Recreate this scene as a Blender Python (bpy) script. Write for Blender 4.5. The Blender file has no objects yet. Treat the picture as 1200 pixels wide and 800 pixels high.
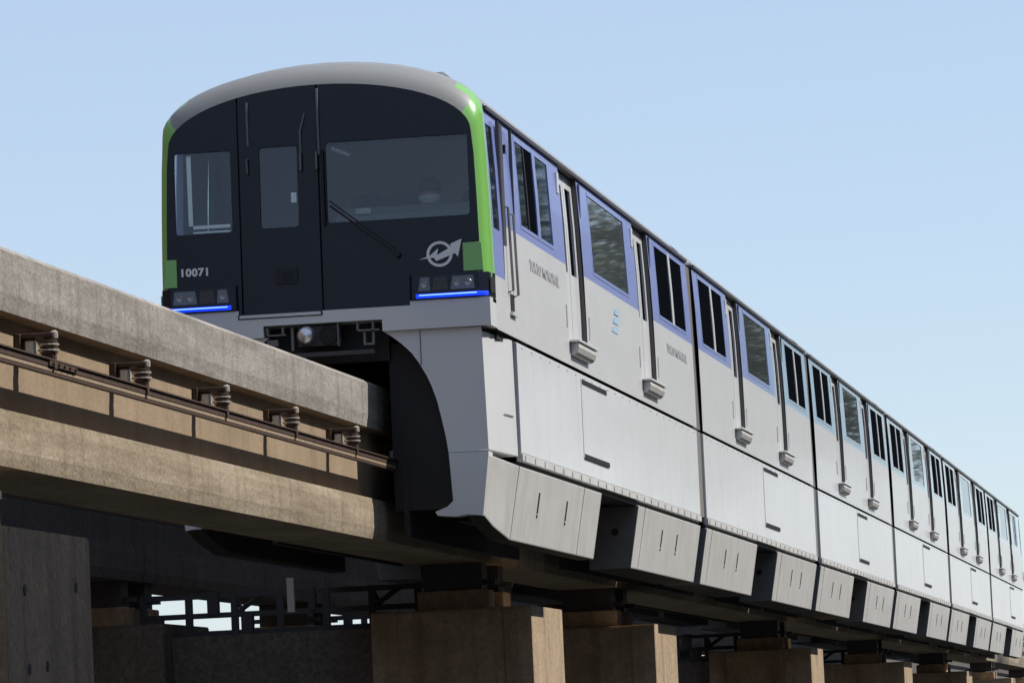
import bpy, bmesh, math, random
from mathutils import Vector, Matrix
random.seed(7)
R = math.radians
sc = bpy.context.scene
C = sc.collection
# ------------------------------------------------------------------ camera
FPX, YAW, PITCH, ROLL = 5871.57, .1487, .0819, -.0453
CAM = Vector((8.2428, -43.8227, -3.3551))
F = Vector((-math.sin(YAW)*math.cos(PITCH), math.cos(YAW)*math.cos(PITCH), math.sin(PITCH)))
r_ = F.cross(Vector((0, 0, 1))).normalized(); u_ = r_.cross(F)
rt = r_*math.cos(ROLL)+u_*math.sin(ROLL); up = -r_*math.sin(ROLL)+u_*math.cos(ROLL)
cd = bpy.data.cameras.new('camera'); cam = bpy.data.objects.new('camera', cd); C.objects.link(cam)
cam.matrix_world = Matrix(((rt.x, up.x, -F.x, CAM.x), (rt.y, up.y, -F.y, CAM.y), (rt.z, up.z, -F.z, CAM.z), (0, 0, 0, 1)))
cd.sensor_width = 36; cd.lens = 36*FPX/1200; cd.clip_start = .5; cd.clip_end = 6000
sc.camera = cam
# ------------------------------------------------------------------ sky + sun
SUN_EL, SUN_BEHIND = R(47), R(12)       # height; turned this far behind the line square to the track
sdir = Vector((math.cos(SUN_EL)*math.cos(SUN_BEHIND), math.cos(SUN_EL)*math.sin(SUN_BEHIND), math.sin(SUN_EL)))
w = bpy.data.worlds.new('World'); sc.world = w; w.use_nodes = True
nt = w.node_tree; bg = nt.nodes['Background']
sky = nt.nodes.new('ShaderNodeTexSky'); sky.sky_type = 'NISHITA'; sky.sun_disc = False
sky.sun_elevation = SUN_EL; sky.sun_rotation = math.atan2(sdir.x, sdir.y)
sky.altitude = 0; sky.air_density = 1.0; sky.dust_density = .0; sky.ozone_density = 3.5
hz = nt.nodes.new('ShaderNodeMix'); hz.data_type = 'RGBA'; hz.inputs[0].default_value = .55; hz.inputs[7].default_value = (3.75, 4.35, 5.55, 1)
nt.links.new(sky.outputs[0], hz.inputs[6]); nt.links.new(hz.outputs[2], bg.inputs[0]); bg.inputs[1].default_value = .15
sl = bpy.data.lights.new('sun', 'SUN'); sl.energy = 5.0; sl.angle = R(.5); sl.color = (1, .955, .89)
so = bpy.data.objects.new('sun', sl); C.objects.link(so)
so.rotation_euler = sdir.to_track_quat('Z', 'Y').to_euler(); so.location = (40, 10, 60)
vs = sc.view_settings; vs.view_transform = 'Standard'; vs.look = 'None'; vs.gamma = 1; vs.exposure = 0.0
vs.use_curve_mapping = False
# ------------------------------------------------------------------ materials
M = {}
def mat(name, col, rough=.5, metal=0, coat=0, spec=.5, var=0, vscale=3, bump=0, bscale=60, emit=None, es=0, streak=0, stretch=(1, 1, 1), col2=None, speck=0):
    m = bpy.data.materials.new(name); m.use_nodes = True; t = m.node_tree
    b = t.nodes['Principled BSDF']
    b.inputs['Base Color'].default_value = (*col, 1); b.inputs['Roughness'].default_value = rough
    b.inputs['Metallic'].default_value = metal; b.inputs['Coat Weight'].default_value = coat
    b.inputs['Coat Roughness'].default_value = .06; b.inputs['Specular IOR Level'].default_value = spec
    if emit:
        b.inputs['Emission Color'].default_value = (*emit, 1); b.inputs['Emission Strength'].default_value = es
    L = t.links.new
    if var or streak or bump:
        geo = t.nodes.new('ShaderNodeNewGeometry')
    if var or streak:
        c2 = col2 or tuple(c*.55 for c in col)
        mp = t.nodes.new('ShaderNodeMapping'); mp.inputs['Scale'].default_value = stretch; L(geo.outputs['Position'], mp.inputs[0])
        n1 = t.nodes.new('ShaderNodeTexNoise'); n1.inputs['Scale'].default_value = vscale; n1.inputs['Detail'].default_value = 9
        n1.inputs['Roughness'].default_value = .68; L(mp.outputs[0], n1.inputs['Vector'])
        rp = t.nodes.new('ShaderNodeMapRange'); rp.inputs[1].default_value = .35; rp.inputs[2].default_value = .68
        rp.inputs[3].default_value = 0; rp.inputs[4].default_value = var; L(n1.outputs[0], rp.inputs[0])
        mx = t.nodes.new('ShaderNodeMix'); mx.data_type = 'RGBA'; mx.inputs[6].default_value = (*col, 1); mx.inputs[7].default_value = (*c2, 1)
        L(rp.outputs[0], mx.inputs[0]); out = mx.outputs[2]
        if streak:
            mp2 = t.nodes.new('ShaderNodeMapping'); mp2.inputs['Scale'].default_value = (3.2, 3.2, .3); L(geo.outputs['Position'], mp2.inputs[0])
            n2 = t.nodes.new('ShaderNodeTexNoise'); n2.inputs['Scale'].default_value = 1.6; n2.inputs['Detail'].default_value = 6; L(mp2.outputs[0], n2.inputs['Vector'])
            r2 = t.nodes.new('ShaderNodeMapRange'); r2.inputs[1].default_value = .5; r2.inputs[2].default_value = .72; r2.inputs[4].default_value = streak; L(n2.outputs[0], r2.inputs[0])
            m2 = t.nodes.new('ShaderNodeMix'); m2.data_type = 'RGBA'; L(r2.outputs[0], m2.inputs[0]); L(out, m2.inputs[6])
            m2.inputs[7].default_value = (col[0]*.4, col[1]*.36, col[2]*.32, 1); out = m2.outputs[2]
        if speck:
            n4 = t.nodes.new('ShaderNodeTexNoise'); n4.inputs['Scale'].default_value = 24; n4.inputs['Detail'].default_value = 4; L(geo.outputs['Position'], n4.inputs['Vector'])
            r4 = t.nodes.new('ShaderNodeMapRange'); r4.inputs[1].default_value = .3; r4.inputs[2].default_value = .7; r4.inputs[3].default_value = 1-speck; r4.inputs[4].default_value = 1+speck; L(n4.outputs[0], r4.inputs[0])
            vm = t.nodes.new('ShaderNodeVectorMath'); vm.operation = 'SCALE'; L(out, vm.inputs[0]); L(r4.outputs[0], vm.inputs['Scale']); out = vm.outputs[0]
        L(out, b.inputs['Base Color'])
    if bump:
        n3 = t.nodes.new('ShaderNodeTexNoise'); n3.inputs['Scale'].default_value = bscale; n3.inputs['Detail'].default_value = 6; L(geo.outputs['Position'], n3.inputs['Vector'])
        bp = t.nodes.new('ShaderNodeBump'); bp.inputs['Strength'].default_value = bump; bp.inputs['Distance'].default_value = .02
        L(n3.outputs[0], bp.inputs['Height']); L(bp.outputs[0], b.inputs['Normal'])
    M[name] = m; return m
mat('silver', (.66, .66, .655), .33, 0, .25, bump=.10, bscale=.9, streak=.06, var=.3, vscale=1.3, col2=(.52, .52, .52), stretch=(1, .5, 2))
mat('white', (.76, .765, .765), .30, 0, .3, var=.45, vscale=1.6, col2=(.64, .645, .645), stretch=(1, .6, 1.2), streak=.10, bump=.12, bscale=1.1)
mat('boxpaint', (.62, .615, .595), .45, 0, .1, var=.55, vscale=2.2, col2=(.46, .445, .41), streak=.16)
mat('nosegrey', (.66, .67, .67), .40, 0, .2, var=.15, vscale=2, col2=(.54, .56, .58))
mat('roofgrey', (.26, .26, .25), .48, var=.4, vscale=2.5, col2=(.22, .215, .20))
mat('mask', (.010, .0115, .022), .22, 0, 0, spec=.3)
mat('green', (.21, .50, .11), .28, 0, .5)
mat('black', (.012, .012, .014), .6)
mat('rubber', (.016, .016, .017), .8)
mat('gutter', (.065, .065, .07), .5)
mat('chrome', (.62, .63, .64), .25, .9)
mat('alu', (.60, .57, .50), .45, .3)
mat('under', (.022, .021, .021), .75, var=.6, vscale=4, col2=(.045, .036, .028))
mat('tanstrip', (.36, .27, .18), .6, var=.5, vscale=12)
mat('undergrey', (.17, .17, .17), .5, var=.5, vscale=6)
mat('bellows', (.19, .18, .17), .7)
mat('paneDark', (.004, .005, .007), .3, spec=.0)
mat('paneSky', (.06, .07, .072), .02, spec=.5)
mat('lens', (.055, .06, .07), .08, .2, 1)
mat('lamp_grey', (.30, .31, .33), .3, .5)
mat('led', (.01, .03, .5), .3, emit=(.005, .045, .9), es=1.2)
mat('ledcore', (.2, .4, .8), .3, emit=(.25, .5, 1.0), es=1.6)
mat('letter', (.80, .80, .80), .4)
mat('greyletter', (.44, .45, .46), .5)
mat('palemark', (.38, .56, .70), .4)
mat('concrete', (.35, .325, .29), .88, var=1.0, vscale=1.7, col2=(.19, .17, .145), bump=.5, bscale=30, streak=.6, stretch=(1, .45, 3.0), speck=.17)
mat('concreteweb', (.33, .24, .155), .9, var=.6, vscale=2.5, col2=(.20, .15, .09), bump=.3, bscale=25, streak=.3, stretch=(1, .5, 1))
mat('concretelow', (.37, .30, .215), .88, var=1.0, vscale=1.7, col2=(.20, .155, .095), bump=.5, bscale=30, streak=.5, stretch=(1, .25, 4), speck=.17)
mat('pier', (.44, .325, .21), .9, var=.7, vscale=3, col2=(.25, .19, .125), bump=.4, bscale=18, streak=.6, speck=.2)
mat('piershade', (.15, .125, .10), .92, var=.6, vscale=2, col2=(.08, .068, .055), streak=.5, speck=.3)  # pier concrete with shade put into the colour, for far columns and crossbeams
mat('beamshade', (.13, .115, .105), .92, var=.6, vscale=2.5, col2=(.075, .065, .058), streak=.4, speck=.3)  # far beam concrete, darkened to stand in for the train's shade
mat('rust', (.045, .03, .022), .7, var=.8, vscale=14, col2=(.10, .05, .028))
mat('porcelain', (.40, .36, .31), .3)
mat('brownglaze', (.09, .05, .03), .35)
mat('steel', (.06, .058, .06), .6, var=.5, vscale=8)
mat('pipe', (.20, .19, .18), .6, var=.4, vscale=9)
mat('ground', (.035, .036, .032), .9, var=.6, vscale=.8, bump=.4, bscale=8)
mat('seat', (.05, .06, .09), .8); mat('cabin', (.66, .68, .66), .7); mat('console', (.30, .34, .35), .6)
mat('uniform', (.02, .024, .04), .85); mat('skin', (.42, .26, .19), .6); mat('hair', (.01, .009, .009), .6); mat('mask_white', (.75, .78, .8), .8)
mat('tanwall', (.72, .52, .38), .85, var=.3, vscale=.4); mat('greywall', (.34, .33, .32), .85, var=.3, vscale=.5); mat('winfar', (.03, .04, .05), .1)
mat('darkbrick', (.16, .10, .075), .9, var=.4, vscale=.6)
mat('bark', (.09, .065, .045), .9); mat('leaf', (.08, .10, .06), .6, var=.8, vscale=.9, col2=(.12, .13, .08))
# see-through windscreen
def glassmat():
    m = bpy.data.materials.new('windscreen'); m.use_nodes = True; t = m.node_tree; t.nodes.clear(); L = t.links.new
    o = t.nodes.new('ShaderNodeOutputMaterial'); tr = t.nodes.new('ShaderNodeBsdfTransparent'); tr.inputs[0].default_value = (.84, .90, .90, 1)
    gl = t.nodes.new('ShaderNodeBsdfGlossy'); gl.inputs['Roughness'].default_value = .03; gl.inputs[0].default_value = (.9, .95, 1, 1)
    fr = t.nodes.new('ShaderNodeFresnel'); fr.inputs[0].default_value = 1.72
    mx = t.nodes.new('ShaderNodeMixShader'); L(fr.outputs[0], mx.inputs[0]); L(tr.outputs[0], mx.inputs[1]); L(gl.outputs[0], mx.inputs[2]); L(mx.outputs[0], o.inputs[0])
    M['windscreen'] = m
glassmat()
# livery band: colour changes along the car (object y)
def bandmat(name, stops):
    m = mat(name, stops[0][1], .30, 0, .35); t = m.node_tree; L = t.links.new
    tc = t.nodes.new('ShaderNodeTexCoord'); sp = t.nodes.new('ShaderNodeSeparateXYZ'); L(tc.outputs['Object'], sp.inputs[0])
    mr = t.nodes.new('ShaderNodeMapRange'); mr.inputs[1].default_value = -8; mr.inputs[2].default_value = 8; L(sp.outputs[1], mr.inputs[0])
    cr = t.nodes.new('ShaderNodeValToRGB'); L(mr.outputs[0], cr.inputs[0])
    e = cr.color_ramp.elements
    while len(e) < len(stops): e.new(.5)
    for k, (p, c) in enumerate(stops): e[k].position = p; e[k].color = (*c, 1)
    L(cr.outputs[0], t.nodes['Principled BSDF'].inputs['Base Color'])
PUR, PUR2, CYA, PAL, MINT = (.24, .29, .62), (.29, .36, .64), (.41, .58, .73), (.54, .67, .74), (.60, .70, .73)
bandmat('band1', [(0, PUR), (1, (.24, .30, .63))])
bandmat('band2', [(0, (.25, .31, .63)), (.45, PUR2), (.60, (.30, .42, .70)), (.68, CYA), (1, CYA)])
bandmat('band3', [(0, CYA), (1, PAL)])
bandmat('band4', [(0, PAL), (1, MINT)])
bandmat('band5', [(0, MINT), (1, MINT)])
bandmat('band6', [(0, MINT), (1, MINT)])
# ------------------------------------------------------------------ mesh helpers
class MB:
    def __init__(s): s.v = []; s.f = []; s.m = []
    def add(s, vs, fs, m=0):
        o = len(s.v); s.v += [tuple(p) for p in vs]; s.f += [tuple(i+o for i in f) for f in fs]; s.m += [m]*len(fs); return s
    def box(s, x0, x1, y0, y1, z0, z1, m=0):
        return s.add([(x, y, z) for z in (z0, z1) for y in (y0, y1) for x in (x0, x1)],
                     [(0, 2, 3, 1), (4, 5, 7, 6), (0, 1, 5, 4), (2, 6, 7, 3), (0, 4, 6, 2), (1, 3, 7, 5)], m)
    def quad(s, a, b, c, d, m=0): return s.add([a, b, c, d], [(0, 1, 2, 3)], m)
    def tube(s, pts, r, n=8, m=0):
        pts = [Vector(p) for p in pts]; rings = []
        for i, p in enumerate(pts):
            d = (pts[min(i+1, len(pts)-1)]-pts[max(i-1, 0)]).normalized()
            a = d.cross(Vector((0, 0, 1)) if abs(d.z) < .9 else Vector((1, 0, 0))).normalized(); b = d.cross(a)
            rings.append([p+(a*math.cos(k*2*math.pi/n)+b*math.sin(k*2*math.pi/n))*r for k in range(n)])
        vs = [q for g in rings for q in g]; fs = []
        for i in range(len(pts)-1):
            for k in range(n): fs.append((i*n+k, i*n+(k+1) % n, (i+1)*n+(k+1) % n, (i+1)*n+k))
        fs.append(tuple(range(n-1, -1, -1))); fs.append(tuple((len(pts)-1)*n+k for k in range(n)))
        return s.add(vs, fs, m)
    def lathe(s, c, prof, n=16, m=0, axis='z'):
        c = Vector(c); vs = []; fs = []
        for r, h in prof:
            for k in range(n):
                a = k*2*math.pi/n; p = (r*math.cos(a), r*math.sin(a), h)
                if axis == 'y': p = (p[0], p[2], p[1])
                if axis == 'x': p = (p[2], p[0], p[1])
                vs.append(c+Vector(p))
        for i in range(len(prof)-1):
            for k in range(n): fs.append((i*n+k, i*n+(k+1) % n, (i+1)*n+(k+1) % n, (i+1)*n+k))
        fs.append(tuple(range(n-1, -1, -1))); fs.append(tuple((len(prof)-1)*n+k for k in range(n)))
        return s.add(vs, fs, m)
    def extY(s, poly, y0, y1, m=0):            # polygon in (x,z) pushed along y
        n = len(poly)
        vs = [(x, y0, z) for x, z in poly]+[(x, y1, z) for x, z in poly]
        fs = [tuple(range(n)), tuple(range(2*n-1, n-1, -1))]+[(i, (i+1) % n, n+(i+1) % n, n+i) for i in range(n)]
        return s.add(vs, fs, m)
    def extX(s, poly, x0, x1, m=0):
        n = len(poly)
        vs = [(x0, y, z) for y, z in poly]+[(x1, y, z) for y, z in poly]
        fs = [tuple(range(n)), tuple(range(2*n-1, n-1, -1))]+[(i, (i+1) % n, n+(i+1) % n, n+i) for i in range(n)]
        return s.add(vs, fs, m)
    def loft(s, secs, m=0, caps=True):
        n = len(secs[0]); vs = [p for q in secs for p in q]; fs = []
        for i in range(len(secs)-1):
            for k in range(n): fs.append((i*n+k, i*n+(k+1) % n, (i+1)*n+(k+1) % n, (i+1)*n+k))
        if caps: fs.append(tuple(range(n-1, -1, -1))); fs.append(tuple((len(secs)-1)*n+k for k in range(n)))
        return s.add(vs, fs, m)
    def build(s, name, mats, parent=None, smooth=False, bevel=0, fix=True):
        me = bpy.data.meshes.new(name); me.from_pydata(s.v, [], s.f)
        if isinstance(mats, str): mats = [mats]
        for m_ in mats: me.materials.append(M[m_])
        me.polygons.foreach_set('material_index', s.m)
        b = bmesh.new(); b.from_mesh(me)
        if fix: bmesh.ops.recalc_face_normals(b, faces=b.faces)
        b.to_mesh(me); b.free()
        if smooth:
            me.polygons.foreach_set('use_smooth', [True]*len(me.polygons))
            me.set_sharp_from_angle(angle=R(35))
        o = bpy.data.objects.new(name, me); C.objects.link(o)
        if parent is not None: o.parent = parent
        if bevel:
            bv = o.modifiers.new('bevel', 'BEVEL'); bv.width = bevel; bv.segments = 2; bv.limit_method = 'ANGLE'
        return o
def tag(o, label, cat=None, group=None, kind=None):
    o['label'] = label
    if cat: o['category'] = cat
    if group: o['group'] = group
    if kind: o['kind'] = kind
    return o
def empty(name, loc, rz=0, parent=None):
    o = bpy.data.objects.new(name, None); C.objects.link(o); o.location = loc; o.rotation_euler[2] = rz; o.empty_display_size = .2
    if parent: o.parent = parent
    return o
def copy_tree(o, parent=None):
    c = o.copy(); C.objects.link(c); c.parent = parent
    for ch in list(o.children): copy_tree(ch, c)
    return c
def text_mesh(name, txt, size, matname, parent, mtx, extrude=.002, shear=0):
    cu = bpy.data.curves.new(name, 'FONT'); cu.body = txt; cu.size = size; cu.extrude = extrude; cu.shear = shear
    cu.align_x = 'CENTER'; cu.align_y = 'CENTER'; cu.resolution_u = 3; cu.space_character = 1.08; cu.offset = .004
    to = bpy.data.objects.new('tmp', cu); C.objects.link(to)
    dg = bpy.context.evaluated_depsgraph_get(); me = bpy.data.meshes.new_from_object(to.evaluated_get(dg))
    bpy.data.objects.remove(to); me.materials.clear(); me.materials.append(M[matname]); me.transform(mtx)
    o = bpy.data.objects.new(name, me); C.objects.link(o); o.parent = parent; return o
def fill_poly(outer, holes, yfun, m=0):
    """flat panel in (x,z) with holes -> MB triangles"""
    bm = bmesh.new()
    for lp in [outer]+holes:
        vs = [bm.verts.new((x, yfun(x, z), z)) for x, z in lp]
        for i in range(len(vs)): bm.edges.new((vs[i], vs[(i+1) % len(vs)]))
    bmesh.ops.triangle_fill(bm, use_beauty=True, use_dissolve=False, edges=bm.edges[:])
    bm.verts.index_update(); b = MB(); b.add([v.co[:] for v in bm.verts], [tuple(v.index for v in f.verts) for f in bm.faces], m); bm.free(); return b
# ------------------------------------------------------------------ ground
g = MB(); g.quad((-3000, -1500, -5), (3000, -1500, -5), (3000, 4500, -5), (-3000, 4500, -5))
tag(g.build('ground', 'ground'), 'dark asphalt ground under the guideway', kind='structure')
# ------------------------------------------------------------------ guideway beams
def beam_profile(xc):
    h = [(.36, 0), (.40, -.035), (.40, -.31), (.384, -.42), (.285, -.435), (.285, -1.025), (.388, -1.05), (.40, -1.13), (.40, -1.31), (.38, -1.41)]
    return [(xc+x, z) for x, z in h]+[(xc-x, z) for x, z in reversed(h)]
def make_beam(xc, y0, y1, label, group):
    b = MB(); p = beam_profile(xc); n = len(p); y0 += .02; y1 -= .02
    ys = [y0+(y1-y0)*k/8 for k in range(9)]
    vs = [(x, y, z) for y in ys for x, z in p]
    b.v = vs
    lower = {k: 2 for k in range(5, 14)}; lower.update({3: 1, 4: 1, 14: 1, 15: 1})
    for i in range(8):
        for k in range(n):
            b.f.append((i*n+k, i*n+(k+1) % n, (i+1)*n+(k+1) % n, (i+1)*n+k)); b.m.append(lower.get(k, 0))
    b.f.append(tuple(range(n))); b.m.append(0); b.f.append(tuple(8*n+k for k in range(n))); b.m.append(0)
    o = b.build('guideway_beam', ['concrete', 'concreteweb', 'concretelow'] if xc > -1 else ['beamshade', 'beamshade', 'beamshade'])
    return tag(o, label, 'beam', group)
PIERS = [-14.0, 7.1, 17.1, 37.3, 57.3, 77.3, 97.3, 117.3, 137.3, 157.3, 177.3]
XF = -3.75
spans = list(zip([-54, -34]+PIERS, [-34]+PIERS+[197.3]))
ordw = ['first', 'second', 'third', 'fourth', 'fifth', 'sixth', 'seventh', 'eighth', 'ninth', 'tenth', 'eleventh', 'twelfth', 'thirteenth']
for i, (a, b_) in enumerate(spans):
    if i == 2: l = 'sunlit weathered concrete guideway beam in the foreground ahead of the train'
    elif i < 2: l = '%s near-track concrete beam in front of the foreground span' % ['farthest forward', 'next'][i]
    else: l = 'shaded near-track concrete guideway beam under the train, %s span past the foreground one' % ordw[i-3]
    make_beam(0, a, b_, l, 'near track guideway beams')
for i, (a, b_) in enumerate(spans):
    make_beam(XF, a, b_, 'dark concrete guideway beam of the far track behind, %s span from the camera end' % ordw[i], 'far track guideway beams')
# ------------------------------------------------------------------ piers
def column(mb, xc, y0, y1, zt, w=.82):
    mb.box(xc-w, xc+w, y0+.05, y1-.05, -5.4, zt)
    for e in (y0, y1-.05):
        mb.box(xc-w, xc-w+.26, e, e+.05, -5.4, zt-.012); mb.box(xc+w-.28, xc+w-.002, e, e+.05, -5.4, zt-.012)
        mb.box(xc-w+.2, xc+w-.2, e+.02, e+.05, -5.4, zt-.02)
plab = ['brown shaded concrete portal pier nearest the camera at the left edge',
        'broad concrete portal pier with brightly sunlit side below the front car',
        'concrete portal pier half hidden behind the broad front pier',
        'concrete portal pier below the second car with thin sunlit edge',
        'dark concrete portal pier below the fourth car']
for i, yc in enumerate(PIERS):
    t = empty('portal_pier', (0, yc, 0)); zt = -1.88
    l = plab[i] if i < 5 else 'distant dark concrete portal pier, %s beyond the one below the fourth car' % ordw[i-5]
    tag(t, l, 'pier', 'portal piers carrying the two tracks')
    for xc in (0.03, XF):
        mb = MB(); column(mb, xc, -1.1, 1.1, zt); mb.build('column', 'pier' if xc > -1 else 'piershade', t)
    mb = MB(); mb.box(XF+.825, -.795, -.75, .75, -3.4, zt-.14); mb.build('crossbeam', 'piershade', t)
    for xc in (0, XF):
        for e in (-.55, .55):
            mb = MB(); mb.box(xc-.36, xc+.36, e-.24, e+.24, zt+.003, zt+.2); mb.build('bearing_pedestal', 'pier', t, bevel=.015)
            mb = MB(); mb.box(xc-.30, xc+.30, e-.18, e+.18, zt+.203, -1.412)
            mb.box(xc-.42, xc+.42, e-.06, e+.06, zt+.25, zt+.30); mb.build('bearing', 'steel', t)
    if i == 0:
        for yy, zz in ((-.55, -2.72), (-.1, -2.70), (.55, -2.83), (.7, -2.2), (-.6, -2.25)):
            mb = MB(); mb.lathe((.848, yy, zz), [(.035, 0), (.035, .006)], 8, axis='x'); mb.build('tie_hole', 'black', t)
# lattice bracing on crossbeams of the first piers
for i, yc in enumerate(PIERS[1:5]):
    b = MB(); y = yc-.35; x0, x1, z0, z1 = XF+.45, -.42, -2.015, -1.60
    for z in (z0+.03, -1.80, z1): b.box(x0, x1, y-.03, y+.03, z-.03, z+.025)
    xs = [x0+(x1-x0)*k/6 for k in range(7)]
    for k, x in enumerate(xs):
        b.box(x-.035, x+.035, y-.034, y+.034, z0, z1+.03)
    for k in (2, 5):
        b.tube([(xs[k], y, -1.80), (xs[k]+.3, y, z1)], .03, 6); b.tube([(xs[k], y, z1), (xs[k]+.1, y, -1.8)], .022, 6)
    rb = random.Random(i+3)
    for k in range(4):
        x = x0+.1+rb.random()*(x1-x0-.2); wv = .03+.05*rb.random(); b.box(x-wv, x+wv, y-.05, y+.05, (-2.01 if k % 2 else -1.80), (-1.80 if k % 2 else -1.56))
    o = b.build('bracing_frame', 'steel')
    tag(o, ['dark steel lattice frame on the crossbeam left of the broad front pier', 'dark steel lattice frame on the crossbeam of the half hidden pier', 'dark steel lattice frame on the crossbeam below the second car', 'dark steel lattice frame on the crossbeam below the fourth car'][i], 'lattice frame', 'lattice frames on the pier crossbeams')
b = MB(); b.box(-1.44, -1.37, 5.0, 5.06, -1.86, -1.52)
tag(b.build('cable_post', 'alu'), 'short pale post hanging between the two tracks', 'post')
# ------------------------------------------------------------------ power rail + insulators
def power_rail(xc, label):
    t = empty('power_rail', (xc, -54, 0)); tag(t, label, 'rail', 'power rails along the beam sides')
    b = MB(); b.box(.475, .53, 0, 250, -.742, -.70); b.box(.46, .545, 0, 250, -.70, -.69); b.build('rail_channel', 'rust', t)
    b = MB(); b.box(.482, .526, 0, 250, -.768, -.748); b.build('conductor_strip', 'tanstrip', t)
    b = MB(); b.box(.486, .524, 0, 250, -.79, -.772); b.build('rail_foot', 'rust', t)
power_rail(0, 'dark rusty power rail with pale strip along the foreground beam')
power_rail(XF, 'dark power rail along the far track beam')
def insulator():
    t = empty('insulator_bracket', (0, 0, 0))
    b = MB(); b.box(.287, .545, -.05, .05, -.545, -.515); b.box(.287, .33, -.065, .065, -.66, -.515); b.extY([(.33, -.545), (.33, -.62), (.42, -.545)], -.012, .012); b.build('bracket_arm', 'rust', t, bevel=.006)
    b = MB(); b.lathe((.54, 0, -.53), [(.012, -.032), (.026, -.02), (.026, .018), (.012, .03)], 10); b.build('bolt', 'porcelain', t, smooth=True)
    b = MB(); pr = [(.028, 0)]
    for k in range(3): z = -.012-k*.038; pr += [(.028, z), (.062, z-.010), (.062, z-.017), (.028, z-.024)]
    b.lathe((.50, 0, -.545), [(r, z) for r, z in pr], 14); b.build('insulator', 'brownglaze', t, smooth=True)
    b = MB(); b.lathe((.50, 0, -.585), [(.07, 0), (.07, -.012)], 14); b.lathe((.50, 0, -.622), [(.072, 0), (.072, -.012)], 14); b.build('insulator_shed', 'porcelain', t)
    b = MB(); b.box(.46, .54, -.045, .045, -.692, -.655); b.box(.532, .546, -.03, .03, -.75, -.66); b.build('rail_clamp', 'rust', t)
    b = MB(); b.box(.35, .41, -.03, .06, -.66, -.56); b.build('terminal_block', 'alu', t, bevel=.008)
    return t
ins0 = insulator()
ys = [-12.35+2.68*k for k in range(-3, 17)]
wl = ['leftmost', 'second', 'third', 'fourth', 'fifth']
for k, y in enumerate(ys):
    o = ins0 if k == 0 else copy_tree(ins0)
    o.location = (0, y, 0)
    j = k-3
    if 0 <= j < 5: l = '%s insulator bracket from the left holding the power rail under the beam flange' % wl[j]
    elif j < 0: l = 'insulator bracket on the beam, %s step nearer than the leftmost one in view' % ordw[-j-1]
    else: l = 'insulator bracket hidden in shade beside the beam under the train, number word %s' % (ordw[j-5] if j-5 < 13 else 'last')
    if j >= 5: l = 'insulator bracket in the shade under the train, %s past the nose' % ordw[j-5]
    tag(o, l, 'insulator', 'insulator brackets along the foreground beam')
# rail joint plate
b = MB(); b.box(.531, .542, -12.5, -11.75, -.738, -.704)
for k in range(5): b.lathe((.542, -12.42+k*.15, -.721), [(.012, 0), (.012, .014)], 8, axis='x')
tag(b.build('rail_joint_plate', 'rust'), 'bolted rusty joint plate on the power rail at the left edge', 'plate')
# ------------------------------------------------------------------ the train
def prof(z):
    P = [(.40, 1.5), (1.0, 1.5), (1.45, 1.493), (2.0, 1.475), (2.42, 1.45), (2.6, 1.44)]
    for (a, xa), (b, xb) in zip(P, P[1:]):
        if z <= b: return xa+(xb-xa)*max(0, (z-a))/(b-a)
    return P[-1][1]
ZE, ZT, ZF = 2.42, 3.0, .43
def roof_sec(y, xe=1.36, ze=2.46, zt=ZT, n=20):
    return [(xe*math.cos(math.pi*k/n), y, ze+(zt-ze)*math.sin(math.pi*k/n)) for k in range(n+1)]
def arch_line(n=0):
    return [(.52, .54), (.52, .44), (.60, .385), (.68, .32), (.765, .235), (.83, .14), (.89, .03), (.93, -.06), (.975, -.2), (1.01, -.36), (1.04, -.52), (1.06, -.67)]
class Side:
    """helper that mirrors x"""
    def __init__(s, sx): s.sx = sx
def wall(mb, sx, ybr, zbr, holes, matf):
    ybr = sorted(set(round(v, 4) for v in ybr)); zbr = sorted(set(round(v, 4) for v in zbr))
    for y0, y1 in zip(ybr, ybr[1:]):
        for z0, z1 in zip(zbr, zbr[1:]):
            ym, zm = (y0+y1)/2, (z0+z1)/2
            if any(a < ym < b and c < zm < d for a, b, c, d in holes): continue
            a = (sx*prof(z0), y0, z0); b_ = (sx*prof(z0), y1, z0); c_ = (sx*prof(z1), y1, z1); d_ = (sx*prof(z1), y0, z1)
            mb.quad(*((a, b_, c_, d_) if sx > 0 else (a, d_, c_, b_)), m=matf(ym, zm))
def reveal(mb, sx, y0, y1, z0, z1, dep, m):
    def P(y, z, d): return (sx*(prof(z)-d), y, z)
    cs = [(y0, z0), (y1, z0), (y1, z1), (y0, z1)]
    for (ya, za), (yb, zb) in zip(cs, cs[1:]+cs[:1]):
        mb.quad(P(ya, za, 0), P(yb, zb, 0), P(yb, zb, dep), P(ya, za, dep), m)
def rounded(y0, y1, z0, z1, r, n=4):
    out = []
    for cy, cz, a0 in ((y1-r, z1-r, 0), (y0+r, z1-r, 90), (y0+r, z0+r, 180), (y1-r, z0+r, 270)):
        for k in range(n+1):
            a = R(a0+90*k/n); out.append((cy+r*math.cos(a), cz+r*math.sin(a)))
    return out
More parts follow.
